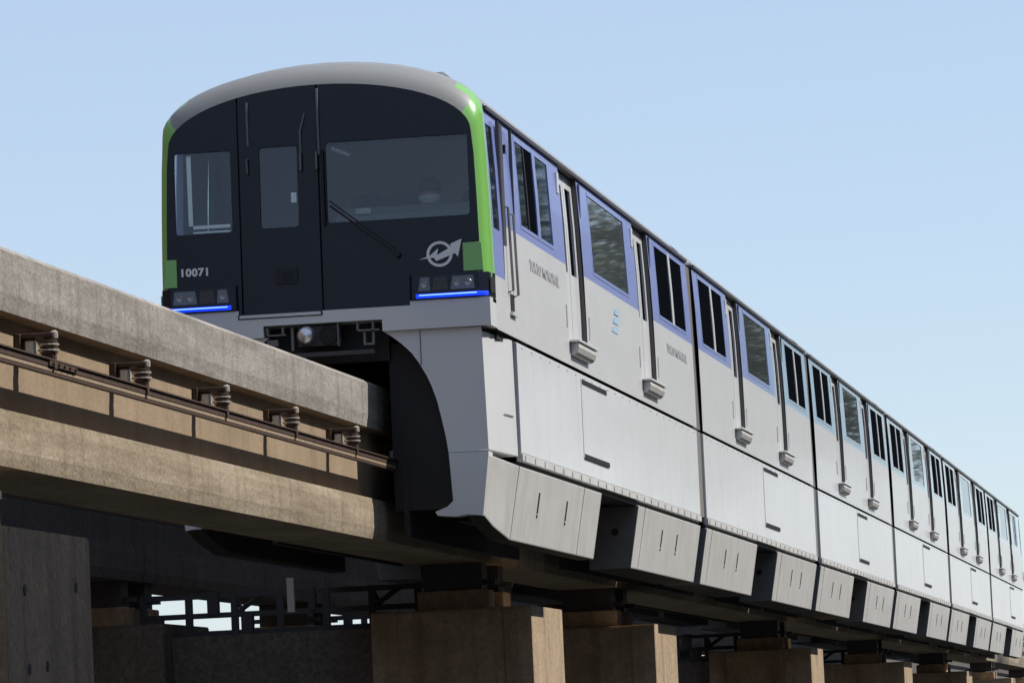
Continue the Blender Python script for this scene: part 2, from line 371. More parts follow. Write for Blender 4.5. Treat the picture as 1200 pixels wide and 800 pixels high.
def frame_ring(mb, sx, y0, y1, z0, z1, wd, dout, din, m=0):
    """window frame: ring standing proud by dout, reaching in by din"""
    def P(y, z, d): return (sx*(prof(z)+d), y, z)
    o = [(y0, z0), (y1, z0), (y1, z1), (y0, z1)]; i = [(y0+wd, z0+wd), (y1-wd, z0+wd), (y1-wd, z1-wd), (y0+wd, z1-wd)]
    for k in range(4):
        a, b_ = o[k], o[(k+1) % 4]; c_, d_ = i[(k+1) % 4], i[k]
        mb.quad(P(*a, dout), P(*b_, dout), P(*c_, dout), P(*d_, dout), m)
        mb.quad(P(*a, dout), P(*b_, dout), P(*b_, -.01), P(*a, -.01), m)
        mb.quad(P(*d_, dout), P(*c_, dout), P(*c_, -din), P(*d_, -din), m)
def pane(name, mname, parent, sx, y0, y1, z0, z1, dep):
    b = MB()
    b.quad(*[(sx*(prof(z)-dep), y, z) for y, z in ((y0, z0), (y1, z0), (y1, z1), (y0, z1))])
    b.quad(*[(sx*(prof(z)-dep-.012), y, z) for y, z in ((y0, z0), (y1, z0), (y1, z1), (y0, z1))])
    o = b.build(name, mname, parent, fix=False); return o
def side_parts(t, sx, band, y0, y1, wins, doors, lead):
    full = True
    for k, (a, b_, kind) in enumerate(wins):
        wroot = MB(); frame_ring(wroot, sx, a-.03, b_+.03, 1.535-.03, 2.35+.02, .035, .004, .012)
        wf = wroot.build('window', band, t, fix=True)
        pm = 'paneDark' if kind == 'pair' else 'paneSky'
        if kind == 'pair' or kind == 'lead':
            mid = (a+b_)/2+(.06 if kind == 'pair' else .12)
            bb = MB(); bb.loft([[(sx*(prof(z)+e), mid-.09, z), (sx*(prof(z)+e), mid+.09, z), (sx*(prof(z)-.02), mid+.09, z), (sx*(prof(z)-.02), mid-.09, z)] for z, e in ((1.525, .006), (1.9, .006), (2.36, .006))]); bb.build('mullion', 'silver' if kind == 'pair' else band, wf)
            rs = [(a, mid-.088), (mid+.088, b_)]
        else:
            rs = [(a, b_)]
        for q, (p0, p1) in enumerate(rs):
            m_ = pm
            if kind == 'lead' and q == 1: m_ = 'windscreen'
            if kind == 'lead' and q == 0:
                pane('pane', 'windscreen', wf, sx, p0+.01, p0+(p1-p0)*.5, 1.54, 2.345, .003)
                pane('pane', 'paneDark', wf, sx, p0+(p1-p0)*.5+.01, p1-.01, 1.54, 2.345, .004)
                bb = MB(); ym = p0+(p1-p0)*.5; bb.loft([[(sx*(prof(z)+e), ym-.03, z), (sx*(prof(z)+e), ym+.03, z), (sx*(prof(z)-.02), ym+.03, z), (sx*(prof(z)-.02), ym-.03, z)] for z, e in ((1.535, .003), (1.9, .003), (2.35, .003))]); bb.build('sash_bar', 'black', wf)
            else:
                pane('pane', m_, wf, sx, p0+.01, p1-.01, 1.54, 2.345, .004)
    for k, (a, b_) in enumerate(doors):
        d = MB(); dep = .055; mid = (a+b_)/2; z0, z1 = .70, 2.42
        def L(y, z, e): return (sx*(prof(z)-e), y, z)
        # jamb frame
        fr = MB(); reveal(fr, sx, a, b_, z0, z1, .085, 0); df = fr.build('door', 'gutter', t)
        for (p0, p1) in ((a+.012, mid-.008), (mid+.008, b_-.012)):
            lf = MB(); wy0, wy1, wz0, wz1 = p0+.12, p1-.12, 1.40, 2.28
            yb = [p0, wy0, wy1, p1]; zb = [z0+.01, 1.0, wz0, 1.9, wz1, z1-.01]
            for i in range(3):
                for j in range(len(zb)-1):
                    if i == 1 and wz0 <= zb[j] < wz1: continue
                    lf.quad(L(yb[i], zb[j], dep), L(yb[i+1], zb[j], dep), L(yb[i+1], zb[j+1], dep), L(yb[i], zb[j+1], dep))
            for (ya, za), (yc, zc) in zip([(wy0, wz0), (wy1, wz0), (wy1, wz1), (wy0, wz1)], [(wy1, wz0), (wy1, wz1), (wy0, wz1), (wy0, wz0)]):
                lf.quad(L(ya, za, dep), L(yc, zc, dep), L(yc, zc, dep+.025), L(ya, za, dep+.025))
            lf.build('door_leaf', 'white', df)
            pane('door_pane', 'paneDark', df, sx, wy0, wy1, wz0, wz1, dep+.02)
        b = MB(); b.box(*sorted((sx*(prof(2.3)-.004), sx*(prof(2.3)+.02))), a-.24, a-.12, 2.12, 2.33); b.build('door_indicator', 'white', df, bevel=.004)
        b = MB(); b.box(*sorted((sx*(prof(2.2)-.004), sx*(prof(2.2)+.008))), b_+.07, b_+.15, 2.0, 2.38); b.build('door_sensor', 'mask', df)
        for yy in (a-.16, b_+.17):
            b = MB(); b.box(*sorted((sx*(1.5-.004), sx*(1.5+.012))), yy-.025, yy+.025, .80, 1.02); b.build('grab_handle', 'silver', df)
        # step
        b = MB(); b.box(*sorted((sx*1.497, sx*1.605)), a-.05, b_+.05, .660, .685)
        b.build('step_plate', 'white', df, bevel=.006)
        b = MB(); poly = [(sx*1.498, .659), (sx*1.585, .659), (sx*1.59, .61), (sx*1.57, .56), (sx*1.54, .535), (sx*1.498, .53)]
        b.extY(poly, a+.02, b_-.02); b.build('step_box', 'boxpaint', df, bevel=.01)
def skirt_side(t, sx, y0, y1, lead, hatch):
    S = lambda x: sx*x
    # backing so that the joints read dark
    b = MB(); b.box(*sorted((S(1.40), S(1.44))), y0+.02+(1.5 if lead else 0), y1-.02, -.64, .40); b.build('skirt_frame', 'under', t)
    ya = y0+(1.47 if lead else .02); n = max(1, round((y1-.02-ya)/1.86)); wd = (y1-.02-ya)/n
    for k in range(n):
        a, e = ya+k*wd+.004, ya+(k+1)*wd-.004
        b = MB(); b.box(*sorted((S(1.455), S(1.5))), a, e, -.62, .395); b.build('skirt_panel', 'white', t, bevel=.006)
        for q in range(3):
            yy = a+(q+.5)*(e-a)/3
            b = MB(); b.box(*sorted((S(1.4995), S(1.504))), yy-.02, yy+.02, .352, .362); b.build('fastener', 'undergrey', t)
    b = MB(); b.box(*sorted((S(1.45), S(1.512))), ya, y1-.02, -.70, -.628); sl_ = b.build('skirt_sill', 'boxpaint', t, bevel=.006)
    k = ya+.12; b = MB()
    while k < y1-.2:
        b.box(*sorted((S(1.508), S(1.522))), k, k+.02, -.69, -.64); k += .62
    b.build('sill_clips', 'boxpaint', sl_)['kind'] = 'stuff'
    b = MB(); b.box(*sorted((S(1.2), S(1.47))), ya, y1-.03, -.745, -.70); b.build('sill_shadow_gap', 'black', t)
    if hatch:
        h0, h1 = hatch
        b = MB(); b.box(*sorted((S(1.50), S(1.509))), h0-.02, h1+.05, -.45, .345); hp = b.build('access_hatch', 'white', t, bevel=.003)
        for z in (.345, -.405):
            b = MB(); b.box(*sorted((S(1.505), S(1.514))), h0, h1, z-.055, z-.005); b.build('hatch_slot', 'black', hp)
def bogie_cover(t, sx, y0, y1, front=False):
    xi = 1.2 if front else .92
    def sec(y, xt, zt, xb, zb): return [(sx*xi, y, zt), (sx*xt, y, zt), (sx*xb, y, zb), (sx*xi, y, zb)]
    b = MB()
    if front:
        b.loft([sec(y0+.02, 1.42, -.70, 1.35, -1.24), sec(y0+.5, 1.455, -.72, 1.36, -1.33), sec(y0+1.32, 1.495, -.745, 1.375, -1.42), sec(y1, 1.495, -.745, 1.375, -1.42)])
    else:
        b.loft([sec(y0, 1.495, -.745, 1.375, -1.42), sec(y1, 1.495, -.745, 1.375, -1.42)])
    nl = len(b.f)-2
    for q in range(nl):
        if q % 4 >= 2: b.m[q] = 1  # inner, bottom and end faces darkened to stand in for shade
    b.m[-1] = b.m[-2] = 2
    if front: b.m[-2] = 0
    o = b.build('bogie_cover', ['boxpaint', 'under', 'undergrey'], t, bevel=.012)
    ys_ = ((y0+y1)/2-.1-.55, (y0+y1)/2-.1+.85) if not front else (y0+2.75, y0+4.6)
    for yy in ys_:
        b = MB(); f = lambda z: sx*(1.495-.12*(-.745-z)/.675)
        for (za, zb) in ((-.93, -1.12), (-1.135, -1.16)):
            b.loft([[(f(za)+sx*e, yy-.03, za), (f(za)+sx*e, yy+.03, za), (f(zb)+sx*e, yy+.03, zb), (f(zb)+sx*e, yy-.03, zb)] for e in (-.004, .006)])
        b.build('vent_slot', 'black', o)
    q = MB(); q.box(*sorted((sx*.58, sx*.63)), y0+(.35 if front else .1), y1-.1, -1.39, -.70); q.build('beam_shade_plate', 'under', t)  # dark plate added beside the beam to stand in for shade
    for yy in ([y0+1.33, (y0+y1)/2+2.2] if front else [y0+.55]):
        b = MB(); b.loft([[(sx*(1.495+e), yy-.008, -.75), (sx*(1.495+e), yy+.008, -.75), (sx*(1.376+e), yy+.008, -1.41), (sx*(1.376+e), yy-.008, -1.41)] for e in (-.004, .003)]); b.build('cover_joint', 'undergrey', o)
    b = MB(); b.lathe((sx*1.22, y0-.012 if not front else y1, -1.02), [(.04, 0), (.04, .012)], 10, axis='y'); b.build('cover_plug', 'black', o)
    return o
def bogie(t, yc):
    b = MB(); b.box(-.86, .86, yc-1.25, yc+1.25, .12, .30); b.box(.80, .90, yc-1.3, yc+1.3, -1.2, .28); b.box(-.90, -.80, yc-1.3, yc+1.3, -1.2, .28)
    o = b.build('bogie_frame', 'under', t)
    for sx in (-1, 1):
        for e in (-.95, .95):
            for z, r in ((-.23, .19), (-1.03, .17)):
                b = MB(); b.lathe((sx*(.41+r), yc+e, z), [(r*.5, -.09), (r*.92, -.08), (r, -.04), (r, .04), (r*.92, .08), (r*.5, .09)], 18); b.build('guide_wheel', 'rubber', o, smooth=True)
    for e in (-.7, .7):
        b = MB(); b.lathe((0, yc+e, .405), [(.2, -.28), (.38, -.27), (.40, -.2), (.40, .2), (.38, .27), (.2, .28)], 22, axis='x'); b.build('running_tyre', 'rubber', o, smooth=True)
def make_car(label, yc, lead, band, sx=1, rz=0):
    """local y: -front .. +rear ; sx = side turned to the camera"""
    t = empty('monorail_car', (0, yc, 0), rz)
    tag(t, label, 'train car', 'coupled cars of the monorail train')
    y0, y1 = (-8.55, 7.25) if lead else (-7.25, 7.25)
    wins = [(-6.4, -4.3, 'lead') if lead else (-6.7, -4.1, 'pair'), (-1.42, 1.38, 'big'), (4.12, 6.7, 'pair')]
    doors = [(-3.5, -2.2), (2.2, 3.5)]
    holes = [(a, b_, 1.535, 2.35) for a, b_, _ in wins]+[(a, b_, .70, 2.42) for a, b_ in doors]
    ws = y0+(.35 if lead else 0)
    if lead: cabw = (y0+.42, y0+.78); holes_cab = holes+[(cabw[0], cabw[1], 1.35, 2.30)]
    zbr = [.43, .70, .92, 1.35, 1.43, 1.535, 1.9, 2.30, 2.35, 2.42]
    b = MB()
    for s_ in (sx, -sx):
        hs = holes_cab if lead else holes
        ybr = [ws, y1, y0+.95]+[v for h in hs for v in h[:2]]
        ybr = [v for v in ybr if ws <= v <= y1]
        wall(b, s_, ybr, zbr, hs, lambda y, z: 1 if (z > 1.43 or (lead and y < y0+.95 and z > .92)) else 0)
        for h in hs:
            if h[2] != .70: reveal(b, s_, *h, .06, 1)
    # floor and ends
    b.box(-1.46, 1.46, ws+.2, y1-.01, .36, .42, 2)
    for ye in ([y1] if lead else [y0, y1]):
        e = -.02 if ye == y1 else .02
        pts = [(x, ye+e, z) for x, z in [(-1.45, .42), (1.45, .42), (1.44, 2.42)]]+[(p[0]*.99, ye+e, p[2]) for p in roof_sec(0)[1:-1]]+[(-1.44, ye+e, 2.42)]
        b.add(pts, [tuple(range(len(pts)))], 2)
    b.build('body', ['silver', band, 'under'], t, fix=False)
    # roof
    r = MB(); secs = [roof_sec(y) for y in ([y0+.95, y1] if lead else [y0, y1])]
    if lead: secs = [roof_sec(y0+.35, 1.45, 2.40, 2.91), roof_sec(y0+.6, 1.42, 2.43, 2.965)]+secs
    r.loft(secs, caps=False)
    # loft closes each section across the underside as a ceiling
    r.build('roof', 'roofgrey', t, smooth=True)
    for s_ in (-1, 1):
        gt = MB(); gt.box(*sorted((s_*1.34, s_*1.478)), y0+(.4 if lead else 0), y1, 2.421, 2.455); gt.build('gutter', 'gutter', t)
        gt = MB(); gt.box(*sorted((s_*1.36, s_*1.455)), y0+(.45 if lead else 0), y1, 2.4555, 2.478); gt.build('roof_edge_strip', 'nosegrey', t)
    for yy in ((-5.2,) if lead else (0,)):
        b = MB(); b.loft([[(-.5, yy-1.0+e, z), (.78, yy-1.0+e, z), (.78, yy+1.0-e, z), (-.5, yy+1.0-e, z)] for e, z in ((0, 2.85), (0, 3.02), (.12, 3.07))]); b.build('roof_unit', 'undergrey', t, bevel=.02)
    side_parts(t, sx, band, y0, y1, wins, doors, lead)
    # plain panes on the far side
    for a, b_, k in wins: pane('pane', 'paneDark', t, -sx, a, b_, 1.535, 2.35, .004)
    for a, b_ in doors:
        b = MB(); b.quad(*[(-sx*(prof(z)-.055), y, z) for y, z in ((a, .7), (b_, .7), (b_, 2.42), (a, 2.42))]); b.build('door', 'white', t)
    for s_ in (-1, 1):
        skirt_side(t, s_, y0, y1, lead, (-2.85, -1.0) if lead else (-.2, 1.7))
        bogie_cover(t, s_, y0 if lead else y0+.02, -1.6 if lead else -1.35, lead)
        bogie_cover(t, s_, 1.4, y1-.03)
    b = MB(); b.box(-1.15, 1.15, y0+(1.2 if lead else .3), y1-.2, .30, .355); b.box(-1.3, 1.3, -1.2, 1.1, -.55, .1)
    b.build('underframe', 'under', t)
    bogie(t, -5.2 if not lead else -5.4); bogie(t, 4.9)
    # gangway bellows behind this car
    b = MB(); n = 8
    secs = []
    for k in range(2*n+1):
        y = y1-.02+k*.72/(2*n); e = .03 if k % 2 else 0
        secs.append([(-1.47+e, y, .44), (1.47-e, y, .44), (1.425-e, y, 2.40)]+[(p[0]*(.95-e*.5), y, 2.40+(p[2]-2.42)*.9) for p in roof_sec(0, n=10)[1:-1]]+[(-1.425+e, y, 2.40)])
    if not (lead and rz): b.loft(secs); b.build('gangway_bellows', 'bellows', t)
    for s_ in (-1, 1):
        b = MB(); b.box(*sorted((s_*1.38, s_*1.47)), y1+.03, y1+.62, -.62, .41)
        if not (lead and rz): b.build('gap_flap', 'bellows', t)
    return t, y0, y1
def nose(t, y0, sx, number, detail=True):
    S = [(.0, .075, 2.20, 2.70), (.02, .05, 2.22, 2.735), (.07, .015, 2.27, 2.79), (.16, 0, 2.34, 2.85), (.35, 0, 2.40, 2.91)]
    zs = [.66, .80, .92, 1.2, 1.6, 2.0]; n = 14
    lean = lambda z: .04*(z-.66)
    def sec(s_, ins, ze, zt):
        k = max(0, 1-s_/.3); pts = []
        for z in zs: pts.append((prof(z)-ins, y0+s_+lean(z)*k, z))
        xe = prof(2.3)-ins
        for j in range(n+1):
            a = math.pi/2*j/n; z = ze+(zt-ze)*math.sin(a); pts.append((xe*math.cos(a), y0+s_+lean(z)*k, z))
        return pts+[(-x, y, z) for x, y, z in reversed(pts[:-1])]
    secs = [sec(*q) for q in S]; b = MB(); N = len(secs[0]); b.v = [p for q in secs for p in q]
    for i in range(len(secs)-1):
        for k in range(N-1):
            kk = min(k, N-2-k); green = kk < len(zs)+(3 if i < 3 else 5)
            b.f.append((i*N+k, i*N+k+1, (i+1)*N+k+1, (i+1)*N+k)); b.m.append(0 if green else 1)
    b.build('nose_shell', ['green', 'roofgrey'], t, smooth=True)
    # black face in three leaves with window holes
    out = [(x, z) for x, y, z in secs[0]]      # right bottom -> over the top -> left bottom
    ff = lambda x, z: y0+lean(z)
    def topz(x):
        return 2.20+.5*math.sqrt(max(0, 1-(x/(prof(2.3)-.075))**2))
    def xe(z):
        for (xa, za), (xb, zb) in zip(out, out[1:]):
            if za <= z <= zb: return xa+(xb-xa)*(z-za)/(zb-za+1e-9)
        return out[0][0]
    DL, DR = -.74, -.01
    right = [(DR+.008, .66)]+[p for p in out if p[0] > DR+.02]+[(DR+.008, topz(DR)-.001)]
    left = [(DL-.008, topz(DL)-.001)]+[p for p in out if p[0] < DL-.02]+[(DL-.008, .66)]
    door = [(DL+.008, .66), (DR-.008, .66)]+[(DR-.008-(DR-DL-.016)*k/6, topz(DR-.008-(DR-DL-.016)*k/6)-.004) for k in range(7)]
    wR = rounded(.055, 1.345, 1.44, 2.17, .03); wL = rounded(-1.335, -.815, 1.41, 2.15, .03); wD = rounded(-.555, -.205, 1.425, 2.16, .03)
    for nm, o_, h in (('face_panel', right, wR), ('face_panel', left, wL), ('emergency_door', door, wD)):
        off = -.006 if nm == 'emergency_door' else 0
        f = fill_poly(o_, [h], lambda x, z: ff(x, z)+off)
        fo = f.build(nm, 'mask', t)
        rv = MB()
        for (xa, za), (xb, zb) in zip(h, h[1:]+h[:1]):
            rv.quad((xa, ff(xa, za)+off, za), (xb, ff(xb, zb)+off, zb), (xb, ff(xb, zb)+.035, zb), (xa, ff(xa, za)+.035, za))
        rv.build('window_frame', 'black', fo)
        g_ = MB(); g_.add([(x, ff(x, z)+.02, z) for x, z in h], [tuple(range(len(h)))]); g_.build('windscreen', 'windscreen', fo)
    # dark liner behind the joints
    b = MB(); b.box(DL-.03, DL+.03, y0+.10, y0+.12, .66, 2.58); b.box(DR-.025, DR+.03, y0+.10, y0+.12, .66, 2.66); b.build('face_joint_liner', 'black', t)
    for s_ in (-1, 1):
        b = MB(); x0, x1 = (1.27 if s_ > 0 else 1.335), 1.452
        b.add([(s_*x, y0+lean(z)-e, z) for e in (.007, -.02) for x, z in ((x0, .935), (x1, .935), (x1-.012, 1.19), (x0, 1.19))], [(0, 1, 2, 3), (4, 5, 6, 7), (0, 1, 5, 4), (1, 2, 6, 5), (2, 3, 7, 6), (3, 0, 4, 7)])
        b.build('green_corner_plate', 'green', t, bevel=.004)
        # headlight cluster wrapping the corner
        hl = MB(); pl = [(.80, .0), (1.40, .0), (1.485, .06), (1.512, .30)]
        lo = [(s_*x, y0+y-.035, .695) for x, y in pl]+[(s_*(x-.06), y0+y+.05, .695) for x, y in reversed(pl)]
        hi = [(s_*x, y0+y-.012, .925) for x, y in pl]+[(s_*(x-.06), y0+y+.05, .925) for x, y in reversed(pl)]
        hl.loft([lo, hi]); h = hl.build('headlight', 'mask', t, bevel=.006)
        for xa, xb, m_ in ((.86, .97, 'lens'), (.985, 1.13, 'steel'), (1.15, 1.37, 'lens')):
            q = MB(); q.add([(s_*x, y0-.035+(.023*(z-.695)/.23)-e, z) for e in (.004, -.02) for x, z in ((xa, .775), (xb, .775), (xb-.01, .895), (xa+.02, .895))], [(0, 1, 2, 3), (4, 5, 6, 7), (0, 1, 5, 4), (1, 2, 6, 5), (2, 3, 7, 6), (3, 0, 4, 7)]); lq = q.build('lamp_lens', m_, h)
            if m_ == 'lens':
                for xc in ([(xa+xb)/2] if xb-xa < .15 else [xa+.06, xb-.06]):
                    q = MB(); q.lathe((s_*xc, y0-.040+.013, .833), [(.034, 0), (.030, -.006), (.008, -.002)], 14, axis='y'); q.build('reflector', 'lamp_grey', lq, smooth=True)
        q = MB(); q.tube([(s_*.84, y0-.034, .728), (s_*1.40, y0-.034, .728), (s_*1.478, y0+.018, .728)], .020, 8); q.build('light_strip', 'led', h, smooth=True)
        q = MB(); q.tube([(s_*.87, y0-.051, .734), (s_*1.39, y0-.051, .734)], .006, 6); q.build('light_tube', 'ledcore', h)
        q = MB(); q.add([(s_*1.5, y0+.06, .74), (s_*1.515, y0+.24, .74), (s_*1.515, y0+.24, .88), (s_*1.5, y0+.06, .88)], [(0, 1, 2, 3)]); q.build('side_lamp', 'lens', h)
        # small cab side pane with rim
        pane('cab_side_pane', 'windscreen', t, s_, y0+.42, y0+.78, 1.35, 2.30, .004)
    # bumper: band with the coupler bay cut out
    b = MB(); Y0, Y1 = y0-.02, y0+.4
    poly = [(1.5, .44), (1.5, .693), (.78, .693), (.78, .655), (-.78, .655), (-.78, .693), (-1.5, .693), (-1.5, .44), (-.56, .44), (-.56, .545), (.52, .545), (.52, .44)]
    bm = fill_poly(poly, [], lambda x, z: Y0); b.add(bm.v, bm.f)
    for (xa, za), (xb, zb) in zip(poly, poly[1:]+poly[:1]): b.quad((xa, Y0, za), (xb, Y0, zb), (xb, Y1 if abs(xa) < 1.4 else y0+.349, zb), (xa, Y1 if abs(xa) < 1.4 else y0+.349, za))
    # side returns, tapering into the side wall
    b.build('bumper', 'nosegrey', t, bevel=0)
    b = MB(); b.box(-.77, -.03, Y0-.012, Y0+.02, .622, .648); b.build('door_sill_trim', 'nosegrey', t); 
    b = MB(); b.box(-.785, -.015, Y0-.004, Y0+.01, .612, .654); b.build('door_sill_gap', 'black', t)
    # coupler bay
    b = MB(); b.box(-.56, .52, y0+.30, y0+.34, .20, .55); cb = b.build('coupler_bay', 'black', t)
    def cbx(x0, x1, ya, yb, z0, z1, m_, nm='coupler_bracket'):
        q = MB(); q.box(x0, x1, y0+ya, y0+yb, z0, z1); q.build(nm, m_, cb, bevel=.004)
    cbx(-.26, .11, .05, .09, .345, .525, 'steel', 'coupler_plate'); cbx(.105, .12, .0, .1, .33, .545, 'undergrey'); cbx(-.32, -.295, .02, .1, .31, .52, 'undergrey')
    q = MB(); q.lathe((-.17, y0-.10, .435), [(.02, -.0), (.065, .015), (.085, .05), (.09, .10), (.085, .17)], 18, axis='y'); q.build('coupler_head', 'chrome', cb, smooth=True)
    q = MB(); q.lathe((.02, y0+.02, .435), [(.075, 0), (.085, .005), (.085, .05), (.04, .06)], 18, axis='y'); q.build('coupler_socket', 'rubber', cb, smooth=True)
    for x in (-.54, -.40, .28, .42): cbx(x, x+.02, .0, .06, .45, .53, 'undergrey')
    cbx(-.54, -.36, .0, .05, .45, .465, 'undergrey'); cbx(.28, .49, .0, .05, .45, .467, 'undergrey')
    for x in (.34, .42): cbx(x, x+.022, .0, .05, .34, .44, 'undergrey')
    cbx(.34, .44, .0, .05, .325, .345, 'undergrey'); cbx(-.30, .44, -.02, .12, .245, .285, 'steel', 'coupler_tray')
    cbx(-.54, -.44, .02, .10, .36, .42, 'undergrey')
    # front skirt panels left and right of the beam
    for s_ in (-1, 1):
        A = arch_line()[1:]
        poly = [(s_*x, z) for x, z in A]+[(s_*1.421, -.67), (s_*1.405, .435)]
        b = MB(); bm = fill_poly(poly, [], lambda x, z: y0+.03); n0 = len(bm.v); b.add(bm.v, bm.f)
        for (xa, za), (xb, zb) in zip(A, A[1:]): b.quad((s_*xa, y0+.03, za), (s_*xb, y0+.03, zb), (s_*xb, y0+.10, zb), (s_*xa, y0+.10, za))
        fs = b.build('front_skirt', 'nosegrey', t)
        q = MB(); q.box(*sorted((s_*.845, s_*.853)), y0+.024, y0+.032, .12, .435); q.build('skirt_joint', 'undergrey', fs)
        # lining behind the arch
        b = MB()
        for (xa, za), (xb, zb) in zip(A, A[1:]): b.quad((s_*xa, y0+.10, za), (s_*xb, y0+.10, zb), (s_*(xb+.04), y0+1.6, zb), (s_*(xa+.04), y0+1.6, za))
        b.quad((s_*1.06, y0+.10, -.67), (s_*1.09, y0+.1, -1.2), (s_*1.09, y0+1.6, -1.2), (s_*1.10, y0+1.6, -.67))
        b.build('arch_lining', 'under', t)
        b = MB(); b.box(*sorted((s_*.50, s_*1.085)), y0+.36, y0+.40, -1.15, .36); b.build('arch_shade_plate', 'black', t)  # black plate added behind the arch to stand in for deep shade
        # lower foot
        poly = [(s_*x, z) for x, z in ((1.063, -.675), (1.075, -.9), (1.085, -1.10), (1.03, -1.15), (.92, -1.19), (.94, -1.225), (1.10, -1.24), (1.22, -1.225), (1.348, -1.245), (1.42, -.70), (1.421, -.675))]
        b = MB(); bm = fill_poly(poly, [], lambda x, z: y0+.012); b.add(bm.v, bm.f)
        for (xa, za), (xb, zb) in zip(poly, poly[1:]+poly[:1]): b.quad((xa, y0+.012, za), (xb, y0+.012, zb), (xb, y0+.25, zb), (xa, y0+.25, za))
        b.build('skirt_foot', 'nosegrey', t)
        # tapering corner of the skirt and the slot behind it
        b = MB(); b.loft([[(s_*1.30, y, .40), (s_*x, y, .40), (s_*(x+dz), y, -.665), (s_*1.30, y, -.665)] for y, x, dz in ((y0+.035, 1.405, .016), (y0+1.30, 1.484, .010))])
        cs = b.build('corner_skirt', 'white', t, bevel=.008)
        q = MB(); q.box(*sorted((s_*1.40, s_*1.46)), y0+1.31, y0+1.47, -.66, .38); q.build('corner_slot', 'black', t)
        q = MB(); q.add([(s_*1.466, y0+.75, -.30), (s_*1.49, y0+1.15, -.30), (s_*1.49, y0+1.15, -.312), (s_*1.466, y0+.75, -.312)], [(0, 1, 2, 3)]); q.build('skirt_catch', 'undergrey', cs)
    # front floor plate and cab interior
    b = MB(); b.box(-1.42, 1.42, y0+.05, y0+1.0, .56, .60); b.build('cab_floor', 'cabin', t)
    if not detail: return
    b = MB(); b.box(-1.42, 1.42, y0+2.6, y0+2.64, .45, 2.45); b.build('cab_bulkhead', 'cabin', t)
    b = MB(); b.box(.08, 1.36, y0+.25, y0+.62, .7, 1.52); b.loft([[(.08, y0+.3, 1.52), (1.36, y0+.3, 1.52), (1.36, y0+.62, 1.52), (.08, y0+.62, 1.52)], [(.12, y0+.42, 1.60), (1.32, y0+.42, 1.60), (1.32, y0+.6, 1.62), (.12, y0+.6, 1.62)]]); b.build('driver_console', 'console', t, bevel=.01)
    b = MB(); b.box(.28, .42, y0+.22, y0+.30, 1.525, 1.575); b.build('console_light', 'letter', t)
    for xc in (.16, .5, 1.2):
        b = MB(); b.extY(rounded(xc-.17, xc+.17, .9, 1.86, .12), y0+1.6, y0+1.72); b.build('seat_back', 'seat', t, smooth=True)
    b = MB(); b.box(-1.24, -1.2, y0+.16, y0+.18, 1.5, 2.14); b.box(-1.2, -.86, y0+.16, y0+.2, 1.47, 1.50); b.box(-1.2, -.86, y0+.16, y0+.2, 1.43, 1.445); b.build('cab_rail', 'chrome', t)
    b = MB(); b.box(-.33, -.28, y0+.35, y0+.38, 1.68, 1.77); b.build('cab_handle', 'chrome', t)
    b = MB(); b.tube([(.1, y0+.14, 2.12), (.26, y0+.16, 2.05)], .018, 8); b.build('cab_lamp', 'letter', t)
    # face fittings
    fy = lambda z: y0+lean(z)-.02
    for x, z0, z1, nm in ((-.645, 2.18, 2.57, 'drip_strip'), (.0, 2.06, 2.66, 'drip_strip')):
        b = MB(); b.box(x-.008, x+.008, fy(z0)-.004, fy(z1)+.02, z0, z1); b.build(nm, 'undergrey', t)
    for x, z0, z1 in ((-.655, 1.92, 2.06), (-.165, 1.92, 2.09), (-.02, 1.92, 2.09)):
        b = MB(); b.tube([(x, fy(z0)+.03, z0), (x, fy(z0)-.03, z0+.01), (x, fy(z1)-.03, z1-.01), (x, fy(z1)+.03, z1)], .010, 8); b.build('grab_handle', 'undergrey', t, smooth=True)
    b = MB(); b.tube([(-.12, fy(2.44), 2.44), (-.165, fy(2.12), 2.28), (-.165, fy(2.12), 2.09)], .010, 6); b.build('door_wiper', 'undergrey', t)
    b = MB(); b.tube([(.68, fy(1.12)-.01, 1.13), (.09, fy(1.6)-.03, 1.59)], .011, 6); b.tube([(.66, fy(1.12)-.01, 1.18), (.09, fy(1.6)-.03, 1.63)], .008, 6); b.tube([(.03, fy(1.4)-.02, 1.42), (.03, fy(2.1)-.02, 2.10)], .012, 6); b.lathe((.68, fy(1.12)-.03, 1.12), [(.03, 0), (.03, .04)], 10, axis='y'); b.build('wiper', 'black', t)
    b = MB(); b.box(-.43, -.23, fy(1)-.004, fy(1)+.02, .915, 1.05); sb = b.build('door_latch_recess', 'black', t)
    b = MB(); b.box(-.36, -.27, fy(1)-.008, fy(1), .94, 1.02); b.build('door_latch', 'mask', sb)
    MX = Matrix.Translation((-1.17, fy(1.06)+.010, 1.062)) @ Matrix.Rotation(R(90), 4, 'X') @ Matrix.Diagonal((1.1, 1, 1, 1))
    text_mesh('car_number', number, .095, 'letter', t, MX)
    # emblem: ring with a bolt shaped arrow
    ex, ez = 1.06, 1.10; b = MB(); ro, ri = .118, .092; n = 40; y = fy(1.1)+.012
    vs = []; 
    for yy in (y, y+.006):
        for rr in (ro, ri):
            vs += [(ex+rr*math.cos(2*math.pi*k/n), yy, ez+rr*.97*math.sin(2*math.pi*k/n)) for k in range(n)]
    fs = [(k, (k+1) % n, n+(k+1) % n, n+k) for k in range(n)]+[(k, (k+1) % n, 2*n+(k+1) % n, 2*n+k) for k in range(n)]
    b.add(vs, fs); em = b.build('emblem', 'letter', t)
    pts = [(-.185, -.04), (-.09, -.012), (-.01, .052), (-.022, -.008), (.06, .035), (.105, .055), (.10, .085), (.205, .125), (.165, -.035), (.14, .0), (-.03, -.062), (-.055, -.03)]
    q = fill_poly([(ex+px, ez+pz) for px, pz in pts], [], lambda x, z: y-.002); q.build('emblem_arrow', 'letter', em)
